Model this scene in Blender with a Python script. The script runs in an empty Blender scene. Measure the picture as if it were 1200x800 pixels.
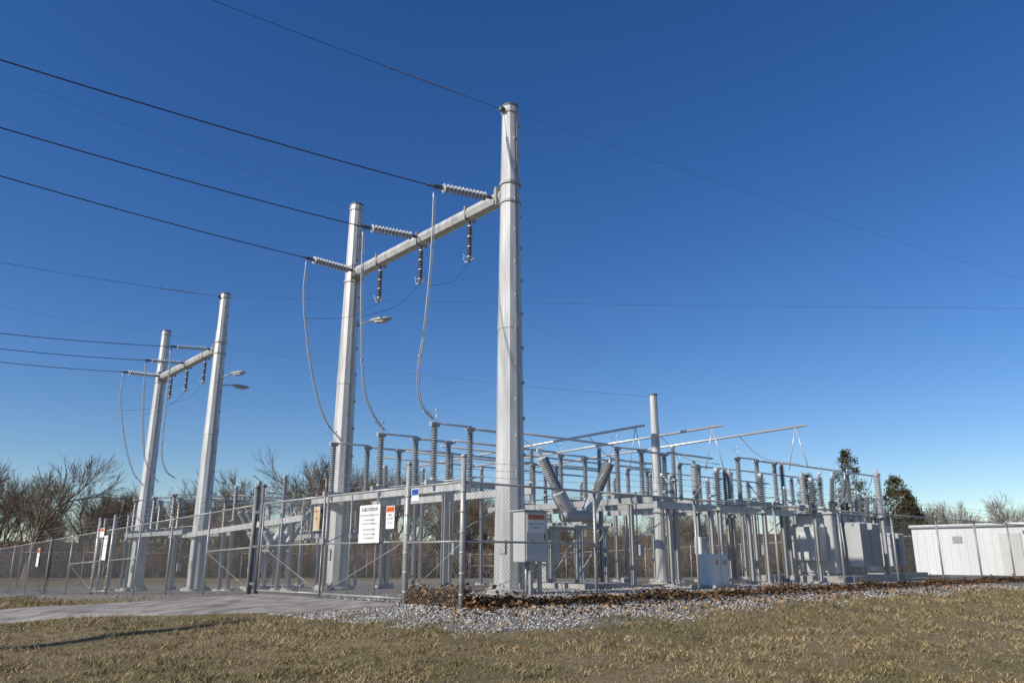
import bpy, math, random
import numpy as np
from mathutils import Vector as V, Matrix
random.seed(7); rng=np.random.default_rng(7)
sc=bpy.context.scene

# ------------------------------------------------------------ site frame
C0=V((-.84,13.6,0)); ES=V((-.687,.727,0)); ER=V((.76,.65,0))
EX=V((.745,.667,0)).normalized(); EY=V((-.667,.745,0)).normalized(); EZ=V((0,0,1))
def sr(x,y):
    dx=x+.84; dy=y-13.6
    return .76*dy-.65*dx, .727*dx+.687*dy
def gz(x,y):
    x=np.asarray(x,float); y=np.asarray(y,float)
    s,r=sr(x,y)
    z=-.03*np.clip(s-7,0,30)
    out=np.maximum(-s,-r)
    z=z-.08*np.clip(out-.3,0,8.5)
    k=np.clip((out-1.5)/3,0,1)
    z=z+k*(.035*np.sin(x*.9+1.3*np.sin(y*.5))*np.cos(y*.8+.7)+.02*np.sin(x*2.3+y*1.7))
    q=np.clip((y-92)/45,0,1); z=z+q*q*(3-2*q)*(5.0+.8*np.sin(x*.03))   # low wooded rise behind the yard
    return z
def g(x,y): return float(gz(x,y))
def P(s,r,h=None):
    v=C0+ES*s+ER*r; v.z=g(v.x,v.y)+(h or 0); return v

# ------------------------------------------------------------ materials
def newmat(name):
    m=bpy.data.materials.new(name); m.use_nodes=True
    nt=m.node_tree; b=nt.nodes['Principled BSDF']
    return m,nt,b
def mat(name,col,rough=.6,metal=0.,var=.12,scale=3.,bump=0.,bscale=40.,col2=None,streak=False):
    m,nt,b=newmat(name); N=nt.nodes; L=nt.links
    b.inputs['Roughness'].default_value=rough; b.inputs['Metallic'].default_value=metal
    tc=N.new('ShaderNodeNewGeometry')
    nz=N.new('ShaderNodeTexNoise'); nz.inputs['Scale'].default_value=scale; nz.inputs['Detail'].default_value=6
    if streak:
        mp=N.new('ShaderNodeMapping'); mp.inputs['Scale'].default_value=(1,1,.12); L.new(tc.outputs['Position'],mp.inputs['Vector']); L.new(mp.outputs[0],nz.inputs['Vector'])
    else: L.new(tc.outputs['Position'],nz.inputs['Vector'])
    cr=N.new('ShaderNodeValToRGB'); cr.color_ramp.elements[0].position=.3; cr.color_ramp.elements[1].position=.7
    a=[c*(1-var) for c in col]; d=[min(1,c*(1+var)) for c in (col2 or col)]
    cr.color_ramp.elements[0].color=(*a,1); cr.color_ramp.elements[1].color=(*d,1)
    L.new(nz.outputs['Fac'],cr.inputs['Fac']); L.new(cr.outputs['Color'],b.inputs['Base Color'])
    if bump:
        n2=N.new('ShaderNodeTexNoise'); n2.inputs['Scale'].default_value=bscale; n2.inputs['Detail'].default_value=4
        L.new(tc.outputs['Position'],n2.inputs['Vector'])
        bp=N.new('ShaderNodeBump'); bp.inputs['Strength'].default_value=bump; bp.inputs['Distance'].default_value=.02
        L.new(n2.outputs['Fac'],bp.inputs['Height']); L.new(bp.outputs['Normal'],b.inputs['Normal'])
    return m
GALV=mat('galvanised_steel',(.49,.485,.47),.45,.2,.24,5.,.05,25,streak=True)
YARD=mat('galvanised_yard_steel',(.36,.36,.35),.5,.2,.2,5.,.05,25,streak=True)
GALV2=mat('galvanised_pipe',(.40,.395,.38),.42,.25,.15,6.)
WIREM=mat('fence_wire',(.24,.235,.225),.5,.3,.1,3.)
STEEL=mat('painted_grey_steel',(.36,.365,.36),.5,.1,.1,2.)
ALU=mat('aluminium_bus',(.60,.60,.59),.35,.4,.08,3.)
PORC=mat('grey_porcelain',(.25,.265,.28),.22,0,.12,5.)
PORCL=mat('pale_porcelain',(.42,.43,.43),.3,0,.1,5.)
BROWN=mat('brown_porcelain',(.10,.09,.085),.25,0,.2,5.)
DARK=mat('dark_conductor',(.05,.05,.055),.5,.2,.1,5.)
DARKS=mat('weathered_dark_steel',(.13,.13,.13),.6,.2,.2,6.)
CONC=mat('concrete',(.38,.36,.33),.85,0,.15,5.,.3,60)
TRGREY=mat('transformer_paint',(.46,.47,.46),.4,0,.09,1.5,streak=True)
WHITEP=mat('white_metal_siding',(.74,.74,.73),.45,0,.05,1.,streak=True)
OFFW=mat('offwhite_cabinet',(.60,.60,.57),.5,0,.08,2.,streak=True)
SIGNW=mat('sign_white',(.78,.78,.76),.4,0,.03,3.)
SIGNO=mat('sign_orange',(.72,.14,.02),.4,0,.05,3.)
SIGNB=mat('sign_blue',(.03,.08,.40),.4,0,.05,3.)
SIGNT=mat('sign_tan',(.55,.42,.25),.5,0,.05,3.)
BLACK=mat('black_print',(.03,.03,.03),.5,0,.05,3.)
LENS=mat('lamp_lens',(.5,.5,.48),.2,0,.05,3.)
BARK=mat('bare_bark',(.17,.125,.088),.9,0,.35,.5)
BARK2=mat('shrub_bark',(.17,.115,.07),.9,0,.4,.3)

def islmat(name,stops,rough=.8,big=.25,bigcol=None,lo=.45,hi=.68,amt=.6):
    m,nt,b=newmat(name); N=nt.nodes; L=nt.links
    ge=N.new('ShaderNodeNewGeometry'); cr=N.new('ShaderNodeValToRGB'); el=cr.color_ramp.elements
    el[0].position=stops[0][0]; el[0].color=(*stops[0][1],1)
    el[1].position=stops[-1][0]; el[1].color=(*stops[-1][1],1)
    for p,c in stops[1:-1]:
        e=el.new(p); e.color=(*c,1)
    L.new(ge.outputs['Random Per Island'],cr.inputs['Fac'])
    out=cr.outputs['Color']
    if bigcol:
        nz=N.new('ShaderNodeTexNoise'); nz.inputs['Scale'].default_value=big; nz.inputs['Detail'].default_value=6; nz.inputs['Roughness'].default_value=.65
        L.new(ge.outputs['Position'],nz.inputs['Vector'])
        mr=N.new('ShaderNodeMapRange'); mr.inputs[1].default_value=lo; mr.inputs[2].default_value=hi; mr.inputs[4].default_value=amt
        L.new(nz.outputs['Fac'],mr.inputs[0])
        mx=N.new('ShaderNodeMix'); mx.data_type='RGBA'
        L.new(mr.outputs[0],mx.inputs['Factor']); L.new(out,mx.inputs['A']); mx.inputs['B'].default_value=(*bigcol,1)
        out=mx.outputs['Result']
        n2=N.new('ShaderNodeTexNoise'); n2.inputs['Scale'].default_value=2.3; n2.inputs['Detail'].default_value=5; n2.inputs['Roughness'].default_value=.7
        L.new(ge.outputs['Position'],n2.inputs['Vector'])
        c2=N.new('ShaderNodeValToRGB'); c2.color_ramp.elements[0].position=.36; c2.color_ramp.elements[1].position=.64
        c2.color_ramp.elements[0].color=(.55,.54,.5,1); c2.color_ramp.elements[1].color=(1.2,1.17,1.08,1)
        L.new(n2.outputs['Fac'],c2.inputs['Fac'])
        m2=N.new('ShaderNodeMix'); m2.data_type='RGBA'; m2.blend_type='MULTIPLY'; m2.inputs['Factor'].default_value=1
        L.new(out,m2.inputs['A']); L.new(c2.outputs['Color'],m2.inputs['B']); out=m2.outputs['Result']
    L.new(out,b.inputs['Base Color']); b.inputs['Roughness'].default_value=rough
    b.inputs['Specular IOR Level'].default_value=.2
    return m

# ------------------------------------------------------------ mesh builder
def frame(d):
    d=d.normalized(); a=V((0,0,1)) if abs(d.z)<.9 else V((1,0,0))
    u=d.cross(a).normalized(); return u,d.cross(u).normalized()
class MB:
    def __init__(s): s.v=[]; s.f=[]; s.sm=[]
    def ring(s,c,u,w,r,n,ph=0):
        i=len(s.v)
        for k in range(n):
            a=2*math.pi*k/n+ph; s.v.append(c+u*(r*math.cos(a))+w*(r*math.sin(a)))
        return i
    def bridge(s,a,b,n,sm=True):
        for k in range(n):
            k2=(k+1)%n; s.f.append((a+k,a+k2,b+k2,b+k)); s.sm.append(sm)
    def cap(s,a,n,rev=False):
        f=list(range(a,a+n)); s.f.append(tuple(f[::-1] if rev else f)); s.sm.append(False)
    def tube(s,p0,p1,r0,r1=None,n=8,caps=True,sm=True):
        p0=V(p0);p1=V(p1); r1=r0 if r1 is None else r1
        if (p1-p0).length<1e-6: return
        u,w=frame(p1-p0); a=s.ring(p0,u,w,r0,n); b=s.ring(p1,u,w,r1,n); s.bridge(a,b,n,sm)
        if caps: s.cap(a,n,True); s.cap(b,n)
    def path(s,pts,r,n=5,r1=None):
        pts=[V(p) for p in pts]; prev=None; m=len(pts)
        for i,p in enumerate(pts):
            d=(pts[min(i+1,m-1)]-pts[max(i-1,0)])
            u,w=frame(d); rr=r if r1 is None else r+(r1-r)*i/(m-1)
            a=s.ring(p,u,w,rr,n)
            if prev is not None: s.bridge(prev,a,n)
            else: s.cap(a,n,True)
            prev=a
        s.cap(prev,n)
    def lathe(s,p0,d,prof,n=12,sm=False):
        p0=V(p0); d=V(d).normalized(); u,w=frame(d); prev=None
        for t,r in prof:
            a=s.ring(p0+d*t,u,w,max(r,.001),n)
            if prev is not None: s.bridge(prev,a,n,sm)
            else: s.cap(a,n,True)
            prev=a
        s.cap(prev,n)
    def box(s,c,hx,hy,hz,ax=EX,ay=EY,az=EZ,bev=0):
        c=V(c); i=len(s.v)
        if bev<=0:
            for sz in(-1,1):
                for sx,sy in((-1,-1),(1,-1),(1,1),(-1,1)): s.v.append(c+ax*hx*sx+ay*hy*sy+az*hz*sz)
            for q in((0,3,2,1),(4,5,6,7),(0,1,5,4),(1,2,6,5),(2,3,7,6),(3,0,4,7)):
                s.f.append(tuple(i+k for k in q)); s.sm.append(False)
        else:
            rings=[]
            for z,ins in((-hz,bev),(-hz+bev,0),(hz-bev,0),(hz,bev)):
                a=len(s.v); X=hx-ins;Y=hy-ins;b=bev
                for x,y in((-X+b,-Y),(X-b,-Y),(X,-Y+b),(X,Y-b),(X-b,Y),(-X+b,Y),(-X,Y-b),(-X,-Y+b)):
                    s.v.append(c+ax*x+ay*y+az*z)
                rings.append(a)
            for a,b2 in zip(rings,rings[1:]): s.bridge(a,b2,8,False)
            s.cap(rings[0],8,True); s.cap(rings[-1],8)
    def beam(s,p0,p1,w,h):
        p0=V(p0);p1=V(p1); d=(p1-p0); L=d.length; d.normalize(); side=d.cross(EZ).normalized(); up=side.cross(d)
        s.box((p0+p1)/2,L/2,w/2,h/2,d,side,up)
    def ibeam(s,p0,p1,w=.15,h=.2,t=.014):
        p0=V(p0);p1=V(p1); d=(p1-p0); L=d.length; d.normalize()
        if abs(d.z)>.9: side=EX.copy(); up=EY.copy()
        else: side=d.cross(EZ).normalized(); up=side.cross(d)
        c=(p0+p1)/2
        s.box(c,L/2,t/2,h/2-t,d,side,up)
        s.box(c+up*(h/2-t/2),L/2,w/2,t/2,d,side,up); s.box(c-up*(h/2-t/2),L/2,w/2,t/2,d,side,up)
    def ins(s,p0,p1,rc,rs,pitch=.07,n=12):
        p0=V(p0);p1=V(p1); L=(p1-p0).length; k=max(2,int(L/pitch)); q=L/k; pr=[(0,rc)]
        for i in range(k):
            t=i*q; pr+= [(t+q*.25,rc),(t+q*.45,rs),(t+q*.6,rs*.96),(t+q*.85,rc)]
        pr.append((L,rc)); s.lathe(p0,p1-p0,pr,n)
    def obj(s,name,m,parent=None):
        me=bpy.data.meshes.new(name); me.from_pydata([tuple(v) for v in s.v],[],s.f); me.update()
        me.polygons.foreach_set('use_smooth',s.sm); me.materials.append(m)
        o=bpy.data.objects.new(name,me); sc.collection.objects.link(o)
        if parent: o.parent=parent
        return o
def root(name):
    e=bpy.data.objects.new(name,None); e.empty_display_size=.3; sc.collection.objects.link(e); return e
class Kit:
    """several material-sorted parts under one parent"""
    def __init__(s,name): s.r=root(name); s.p={}
    def __call__(s,part,m):
        if part not in s.p: s.p[part]=(MB(),m)
        return s.p[part][0]
    def done(s):
        for k,(mb,m) in s.p.items():
            if mb.f: mb.obj(k,m,s.r)
        return s.r
def np_mesh(name,verts,faces,m,parent=None):
    me=bpy.data.meshes.new(name); nv=len(verts); nf,k=faces.shape
    me.vertices.add(nv); me.vertices.foreach_set('co',verts.astype(np.float32).ravel())
    me.loops.add(nf*k); me.loops.foreach_set('vertex_index',faces.astype(np.int32).ravel())
    me.polygons.add(nf); me.polygons.foreach_set('loop_start',np.arange(nf,dtype=np.int32)*k)
    me.polygons.foreach_set('loop_total',np.full(nf,k,dtype=np.int32))
    me.update(calc_edges=True); me.validate(); me.materials.append(m)
    o=bpy.data.objects.new(name,me); sc.collection.objects.link(o)
    if parent: o.parent=parent
    return o

# ------------------------------------------------------------ ground
def axis(lo,hi,near0,near1,step,ratio=1.12):
    a=list(np.arange(near0,near1+.001,step)); st=step; x=near1
    while x<hi: st*=ratio; x+=st; a.append(x)
    st=step; x=near0
    while x>lo: st*=ratio; x-=st; a.insert(0,x)
    return np.array(a)
xs=axis(-900,900,-34,30,.4); ys=axis(-300,1500,-3,45,.4,1.07)
GX,GY=np.meshgrid(xs,ys); GZ=gz(GX,GY)
vv=np.stack([GX.ravel(),GY.ravel(),GZ.ravel()],1); nx=len(xs); ny=len(ys)
ii=(np.arange(ny-1)[:,None]*nx+np.arange(nx-1)[None,:]).ravel()
ff=np.stack([ii,ii+1,ii+1+nx,ii+nx],1)

def ground_mat():
    m,nt,b=newmat('grass_and_gravel_ground'); N=nt.nodes; L=nt.links
    ge=N.new('ShaderNodeNewGeometry'); pos=ge.outputs['Position']
    def dot(vec,off):
        d=N.new('ShaderNodeVectorMath'); d.operation='DOT_PRODUCT'; L.new(pos,d.inputs[0]); d.inputs[1].default_value=vec
        a=N.new('ShaderNodeMath'); a.operation='ADD'; L.new(d.outputs['Value'],a.inputs[0]); a.inputs[1].default_value=off
        return a.outputs[0]
    def mth(op,a,bb=None,c=None):
        n=N.new('ShaderNodeMath'); n.operation=op
        for i,x in enumerate((a,bb,c)):
            if x is None: continue
            if isinstance(x,(int,float)): n.inputs[i].default_value=x
            else: L.new(x,n.inputs[i])
        return n.outputs[0]
    def noise(sc_,det=6,rough=.6):
        n=N.new('ShaderNodeTexNoise'); n.inputs['Scale'].default_value=sc_; n.inputs['Detail'].default_value=det; n.inputs['Roughness'].default_value=rough
        L.new(pos,n.inputs['Vector']); return n.outputs['Fac']
    def ramp(f,st):
        c=N.new('ShaderNodeValToRGB'); el=c.color_ramp.elements
        el[0].position=st[0][0]; el[0].color=(*st[0][1],1); el[1].position=st[-1][0]; el[1].color=(*st[-1][1],1)
        for p,cc in st[1:-1]:
            e=el.new(p); e.color=(*cc,1)
        L.new(f,c.inputs['Fac']); return c.outputs['Color']
    def mix(f,a,bb,mode='MIX'):
        x=N.new('ShaderNodeMix'); x.data_type='RGBA'; x.blend_type=mode
        if isinstance(f,(int,float)): x.inputs['Factor'].default_value=f
        else: L.new(f,x.inputs['Factor'])
        L.new(a,x.inputs['A']); L.new(bb,x.inputs['B']); return x.outputs['Result']
    s=dot((-.65,.76,0),-10.882); r=dot((.727,.687,0),-8.732)
    bul=mth('POWER',2.718,mth('MULTIPLY',mth('MULTIPLY',r,r),-.06))
    a=mth('ADD',s,mth('MULTIPLY_ADD',bul,.8,1.5)); bb=mth('ADD',r,1.7)
    inn=mth('MINIMUM',mth('MINIMUM',a,bb),mth('MINIMUM',mth('SUBTRACT',47.,s),mth('SUBTRACT',42.,r)))
    nn=mth('MULTIPLY_ADD',noise(1.6,8,.75),1.5,-.75)
    mask=N.new('ShaderNodeMapRange'); mask.inputs[1].default_value=-.12; mask.inputs[2].default_value=.12
    L.new(mth('ADD',inn,nn),mask.inputs[0]); mask=mask.outputs[0]
    g1=ramp(noise(9,8,.75),[(.3,(.15,.11,.057)),(.5,(.27,.205,.11)),(.72,(.39,.30,.17))])
    g2=ramp(noise(12,6,.7),[(.35,(.085,.085,.035)),(.7,(.19,.175,.075))])
    gm=N.new('ShaderNodeMapRange'); gm.inputs[1].default_value=.48; gm.inputs[2].default_value=.64; gm.inputs[4].default_value=.7
    L.new(noise(.45,6,.65),gm.inputs[0])
    grass=mix(gm.outputs[0],g1,g2)
    fine=ramp(noise(60,4,.8),[(.3,(.55,.55,.55)),(.7,(1.2,1.2,1.2))])
    grass=mix(.8,grass,fine,'MULTIPLY')
    # woodland floor (leaf litter) beyond the yard
    wd_=ramp(noise(.9,7,.75),[(.3,(.055,.038,.022)),(.5,(.115,.08,.048)),(.7,(.19,.135,.08))])
    fm=N.new('ShaderNodeMapRange'); fm.inputs[1].default_value=72; fm.inputs[2].default_value=90
    L.new(mth('ADD',dot((0,1,0),0.),mth('MULTIPLY',noise(.15),10.)),fm.inputs[0])
    grass=mix(fm.outputs[0],grass,wd_)
    vo=N.new('ShaderNodeTexVoronoi'); vo.inputs['Scale'].default_value=26; L.new(pos,vo.inputs['Vector'])
    bw=N.new('ShaderNodeRGBToBW'); L.new(vo.outputs['Color'],bw.inputs[0])
    gv=ramp(bw.outputs[0],[(.2,(.21,.19,.165)),(.5,(.39,.36,.32)),(.85,(.58,.55,.51))])
    edge=ramp(vo.outputs['Distance'],[(.0,(1,1,1)),(.75,(.5,.48,.46))])
    gv=mix(.9,gv,edge,'MULTIPLY')
    gv=mix(.6,gv,ramp(noise(.8,6,.7),[(.35,(.68,.62,.54)),(.65,(1.1,1.08,1.05))]),'MULTIPLY')
    col=mix(mask,grass,gv); L.new(col,b.inputs['Base Color']); b.inputs['Roughness'].default_value=.95
    b.inputs['Specular IOR Level'].default_value=.15
    h=mth('ADD',mth('MULTIPLY',noise(45,5,.8),.8),mth('MULTIPLY',mth('SUBTRACT',1.,vo.outputs['Distance']),mask))
    bp=N.new('ShaderNodeBump'); bp.inputs['Strength'].default_value=.9; bp.inputs['Distance'].default_value=.03
    L.new(h,bp.inputs['Height']); L.new(bp.outputs['Normal'],b.inputs['Normal'])
    return m
gnd=np_mesh('ground',vv,ff,ground_mat())
gnd.data.polygons.foreach_set('use_smooth',[True]*len(ff))

# driveway
dl=[(-1.85,14.35),(-3.2,14.05),(-6,14.75),(-10.8,16.2),(-18,19.5),(-34,27.5)]
du=[(-5.9,18.9),(-7.2,19.0),(-9.5,19.9),(-14,21.9),(-21,25.6),(-37,34)]
dv=[];df=[];nu=10
def interp(pl,t):
    i=min(int(t),len(pl)-2); f=t-i; return (pl[i][0]*(1-f)+pl[i+1][0]*f, pl[i][1]*(1-f)+pl[i+1][1]*f)
nt_=60
for i in range(nt_+1):
    t=i/nt_*(len(dl)-1); a=interp(dl,t); b=interp(du,t)
    for j in range(nu+1):
        f=j/nu; x=a[0]*(1-f)+b[0]*f; y=a[1]*(1-f)+b[1]*f
        edge=-.06 if j in(0,nu) else .035
        dv.append((x,y,g(x,y)+edge))
for i in range(nt_):
    for j in range(nu):
        k=i*(nu+1)+j; df.append((k,k+nu+1,k+nu+2,k+1))
ASPH=mat('weathered_pavement',(.20,.175,.15),.9,0,.3,2.2,.4,90,(.31,.28,.245))
np_mesh('driveway',np.array(dv),np.array(df),ASPH)
poly=np.array(dl+du[::-1])
def inpoly(x,y):
    c=np.zeros(len(x),bool); n=len(poly)
    for i in range(n):
        x1,y1=poly[i];x2,y2=poly[(i+1)%n]
        cond=((y1>y)!=(y2>y))&(x<(x2-x1)*(y-y1)/(y2-y1+1e-9)+x1); c^=cond
    return c
def gravelness(x,y):
    s,r=sr(x,y); return np.minimum(s+1.5+.8*np.exp(-.06*r*r), r+1.7)

# grass blades, thicker in tufts
N_=230000
u=rng.random(N_); Y=7.2+24*u**1.7; X=(rng.random(N_)*1.5-.75)*Y
wob=.35*np.sin(X*1.9+Y*1.1)+.25*np.sin(X*4.3-Y*3.1)
tuft=(np.sin(X*3.1+2*np.sin(Y*1.7))*np.sin(Y*3.7+1.5*np.sin(X*2.2))+np.sin(X*9+Y*4)*np.sin(Y*11-X*5)*.6)
k=(gravelness(X,Y)+wob+rng.normal(0,.3,N_)<0)&(~inpoly(X,Y))&(rng.random(N_)<.72+.35*tuft); X=X[k];Y=Y[k];tf=tuft[k]; n=len(X)
Z=gz(X,Y)-.004; sc_=(.6+Y/16.)*(1+.35*np.clip(tf,-1,1))
h=rng.uniform(.018,.050,n)*sc_; w=rng.uniform(.003,.006,n)*sc_; a=rng.random(n)*2*np.pi; la=rng.random(n)*2*np.pi; lean=rng.uniform(.3,1.9,n)*h
v=np.zeros((n,3,3)); v[:,0]=np.stack([X-w*np.cos(a),Y-w*np.sin(a),Z],1); v[:,1]=np.stack([X+w*np.cos(a),Y+w*np.sin(a),Z],1)
v[:,2]=np.stack([X+lean*np.cos(la),Y+lean*np.sin(la),Z+h],1)
GRASS=islmat('dry_grass_blades',[(0,(.14,.10,.05)),(.35,(.29,.215,.115)),(.7,(.43,.335,.19)),(1,(.60,.49,.31))],.8,.42,(.165,.165,.06),.45,.64,.68)
np_mesh('grass',v.reshape(-1,3),np.arange(n*3).reshape(-1,3),GRASS)

# gravel stones
N_=34000
s_=rng.uniform(-2.6,5,N_); r_=-2+rng.random(N_)**1.6*24
X=-.84-.687*s_+.76*r_; Y=13.6+.727*s_+.65*r_
wob=.35*np.sin(X*1.9+Y*1.1)+.25*np.sin(X*4.3-Y*3.1)
k=(gravelness(X,Y)+wob+rng.normal(0,.22,N_)>0)&(~inpoly(X,Y)); X=X[k];Y=Y[k]; n=len(X); Z=gz(X,Y)
o=np.array([(1,0,0),(-1,0,0),(0,1,0),(0,-1,0),(0,0,1),(0,0,-1)],float)
size=rng.uniform(.010,.024,n)*(.8+Y/40)
v=o[None]*size[:,None,None]*rng.uniform(.6,1.3,(n,6,3)); v+=rng.normal(0,.25,(n,6,3))*size[:,None,None]; v[:,:,2]*=.75
v+=np.stack([X,Y,Z+size*.3],1)[:,None,:]
of=np.array([(0,2,4),(2,1,4),(1,3,4),(3,0,4),(2,0,5),(1,2,5),(3,1,5),(0,3,5)])
f=(np.arange(n)*6)[:,None,None]+of[None]
STONE=islmat('gravel_stones',[(0,(.15,.135,.12)),(.4,(.33,.31,.28)),(.75,(.46,.44,.41)),(1,(.62,.60,.57))],.85)
np_mesh('gravel',v.reshape(-1,3),f.reshape(-1,3),STONE)

# dead leaves
def leaves(n,fs,fr,fz):
    s_=fs(n); r_=fr(n); X=-.84-.687*s_+.76*r_; Y=13.6+.727*s_+.65*r_; Z=gz(X,Y)+fz(n,s_,r_)
    L=rng.uniform(.03,.065,n); W=L*rng.uniform(.45,.8,n)
    d=rng.normal(0,1,(n,3)); d[:,2]*=.5; d/=np.linalg.norm(d,axis=1)[:,None]
    e=rng.normal(0,1,(n,3)); e-=d*(e*d).sum(1)[:,None]; e/=np.linalg.norm(e,axis=1)[:,None]; nn=np.cross(d,e)
    c=np.stack([X,Y,Z],1); L=L[:,None];W=W[:,None]
    v=np.stack([c-d*L,c-e*W+nn*L*.4,c+d*L,c+e*W+nn*L*.4],1)
    return v
b1=leaves(10000,lambda n:rng.normal(-.05,.16,n),lambda n:rng.random(n)**1.3*28+.05,lambda n,s,r:np.abs(rng.normal(0,1,n))*np.exp(-((s+.05)/.22)**2)*(.05+.035*np.sin(r*2.1)*np.sin(r*.7+1)+.02)+.012)
b2=leaves(3600,lambda n:rng.uniform(-.1,1.7,n),lambda n:np.abs(rng.normal(.10,.16,n)),lambda n,s,r:np.abs(rng.normal(0,1,n))*.13*np.exp(-((r-.1)/.25)**2)+.012)
b3=leaves(1500,lambda n:rng.normal(-.7,.6,n),lambda n:rng.random(n)*22-1,lambda n,s,r:np.full(n,.015))
v=np.concatenate([b1,b2,b3]); n=len(v)
vt=v.reshape(-1,3); f=(np.arange(n)*4)[:,None,None]+np.array([(0,1,2),(0,2,3)])[None]
LEAF=islmat('dead_leaves',[(0,(.07,.036,.018)),(.4,(.17,.09,.042)),(.8,(.30,.175,.085)),(1,(.45,.29,.16))],.8)
np_mesh('leaf_litter',vt,f.reshape(-1,3),LEAF)

# ------------------------------------------------------------ chain link fences
def chain(mb,A,B,v0,v1,pitch=.08,rad=.0022):
    A=V(A);B=V(B); d=B-A; L=V((d.x,d.y,0)).length; H=v1-v0
    def pt(u,v): return A+d*(u/L)+V((0,0,v0+v))
    c=-H+random.random()*.03
    while c<L:
        u0=max(0,c); u1=min(L,c+H)
        if u1-u0>.02: mb.tube(pt(u0,u0-c),pt(u1,u1-c),rad,n=3,caps=False)
        c+=pitch
    c=random.random()*.03
    while c<L+H:
        u0=max(0,c-H); u1=min(L,c)
        if u1-u0>.02: mb.tube(pt(u0,c-u0),pt(u1,c-u1),rad,n=3,caps=False)
        c+=pitch
def capball(mb,p,r):
    mb.lathe(p,EZ,[(0,r*1.15),(.03,r*1.15),(.05,r*.9),(.07,r*.3)],10,True)
FH=2.08
def barb(mb,p0,p1,sag=.012):
    p0=V(p0);p1=V(p1); m=(p0+p1)/2-V((0,0,sag)); mb.path([p0,m,p1],.0035,3)
    L=(p1-p0).length; k=int(L/.13)
    for i in range(k):
        q=p0.lerp(p1,(i+.5)/k); dd=V((.0,0,.018)) if i%2 else V((.012,.012,.01))
        mb.tube(q-dd,q+dd,.0018,n=3,caps=False)
def fence(pts,out,term=(),pitch=.08,rad=.0022,vert=()):
    K=Kit('chain_link_fence'); po=K('posts',GALV2); ra=K('top_rail',GALV2); me=K('chain_mesh',WIREM); ba=K('barbed_wire',WIREM)
    n=len(pts); tops=[]
    for i,p in enumerate(pts):
        big=i in term; r=.048 if big else .03
        hp=FH+.42 if i in vert else FH+.04
        po.tube(p-V((0,0,.1)),p+V((0,0,hp)),r,n=12 if big else 8); capball(po,p+V((0,0,hp)),r)
        if i in vert: tops.append([p+V((0,0,FH+.1+.13*k)) for k in range(3)])
        else:
            q=p+V((0,0,FH+.04)); e=q+out*.30+V((0,0,.34)); po.tube(q,e,.014,.010,n=6)
            tops.append([q.lerp(e,.35+.32*k) for k in range(3)])
    for i in range(n-1):
        A,B=pts[i],pts[i+1]
        ra.tube(A+V((0,0,FH)),B+V((0,0,FH)),.021,n=8)
        me.path([A+V((0,0,.06)),B+V((0,0,.06))],.004,3)
        chain(me,A+out*.035,B+out*.035,.04,FH+.01,pitch,rad)
        for k in range(3): barb(ba,tops[i][k],tops[i+1][k])
        if i in term or i+1 in term:
            ra.tube(A+V((0,0,FH*.52)),B+V((0,0,FH*.52)),.02,n=8)
            t0,t1=(A,B) if i in term else (B,A)
            ra.tube(t0+V((0,0,.12)),t1+V((0,0,FH*.51)),.007,n=5)
    for i in term:
        for k in range(6): po.tube(pts[i]+V((0,0,.2+.34*k)),pts[i]+V((0,0,.235+.34*k)),.055,n=10)
    return K.done()
outL=-ER; outR=-ES
fence([P(0,3.25*i) for i in range(12)],outR,(0,11),vert=(0,))
fence([P(.02,0.0),P(1.6,0)],outL,(1,),vert=(0,1))
fence([P(7.9,0)]+[P(7.9+2.6*i,0) for i in range(1,4)]+[P(18.3,0)],outL,(0,4),vert=(0,4))
fence([P(19.9+3.0*i,0) for i in range(10)],outL,(0,9),vert=(0,))
fence([P(47,i*3.5) for i in range(12)],ES,(0,11),pitch=.1,rad=.0025)
fence([P(i*3.91,38.6) for i in range(13)],ER,(0,12),pitch=.1,rad=.0025)

def gate(s0,s1,leaves_=2):
    K=Kit('chain_link_gate'); fr=K('gate_frame',GALV2); me=K('chain_mesh',WIREM); ba=K('barbed_wire',WIREM)
    W=(s1-s0)/leaves_
    for k in range(leaves_):
        a=P(s0+W*k+.07,0,0); b=P(s0+W*(k+1)-.07,0,0); zz=lambda p,h:p+V((0,0,h))
        lo,hi=.10,FH
        nm=3
        for p in [a.lerp(b,t/nm) for t in range(nm+1)]:
            e=(p-a).length<.01 or (p-b).length<.01
            fr.tube(zz(p,lo),zz(p,hi),.024 if e else .017,n=8)
            if e: fr.tube(zz(p,hi),zz(p,hi+.38),.012,n=6)
        fr.tube(zz(a,lo),zz(b,lo),.024,n=8); fr.tube(zz(a,hi),zz(b,hi),.024,n=8)
        fr.tube(zz(a,1.1),zz(b,1.1),.016,n=8)
        fr.tube(zz(a,.12) if k else zz(b,.12),(zz(b,1.1) if k else zz(a,1.1)),.008,n=5)
        chain(me,a+outL*.03,b+outL*.03,lo,hi)
        for j in range(3): barb(ba,zz(a,hi+.12+.13*j),zz(b,hi+.12+.13*j))
    c=P((s0+s1)/2,-.04,1.15); fr.box(c,.03,.08,.06); fr.tube(P((s0+s1)/2,-.05,.05),P((s0+s1)/2,-.05,1.1),.012,n=6)
    return K.done()
gate(1.6,7.48,2)
gate(18.3,19.9,1)
K=Kit('gate_post'); m=K('post',DARKS)
for q in (7.5,7.86):
    m.tube(P(q,0,-.1),P(q,0,FH+.40),.052,n=12); capball(m,P(q,0,FH+.40),.052)
for hh in (.25,1.1,1.9): m.box(P(7.68,0,hh),.03,.2,.03)
K.done()

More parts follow.
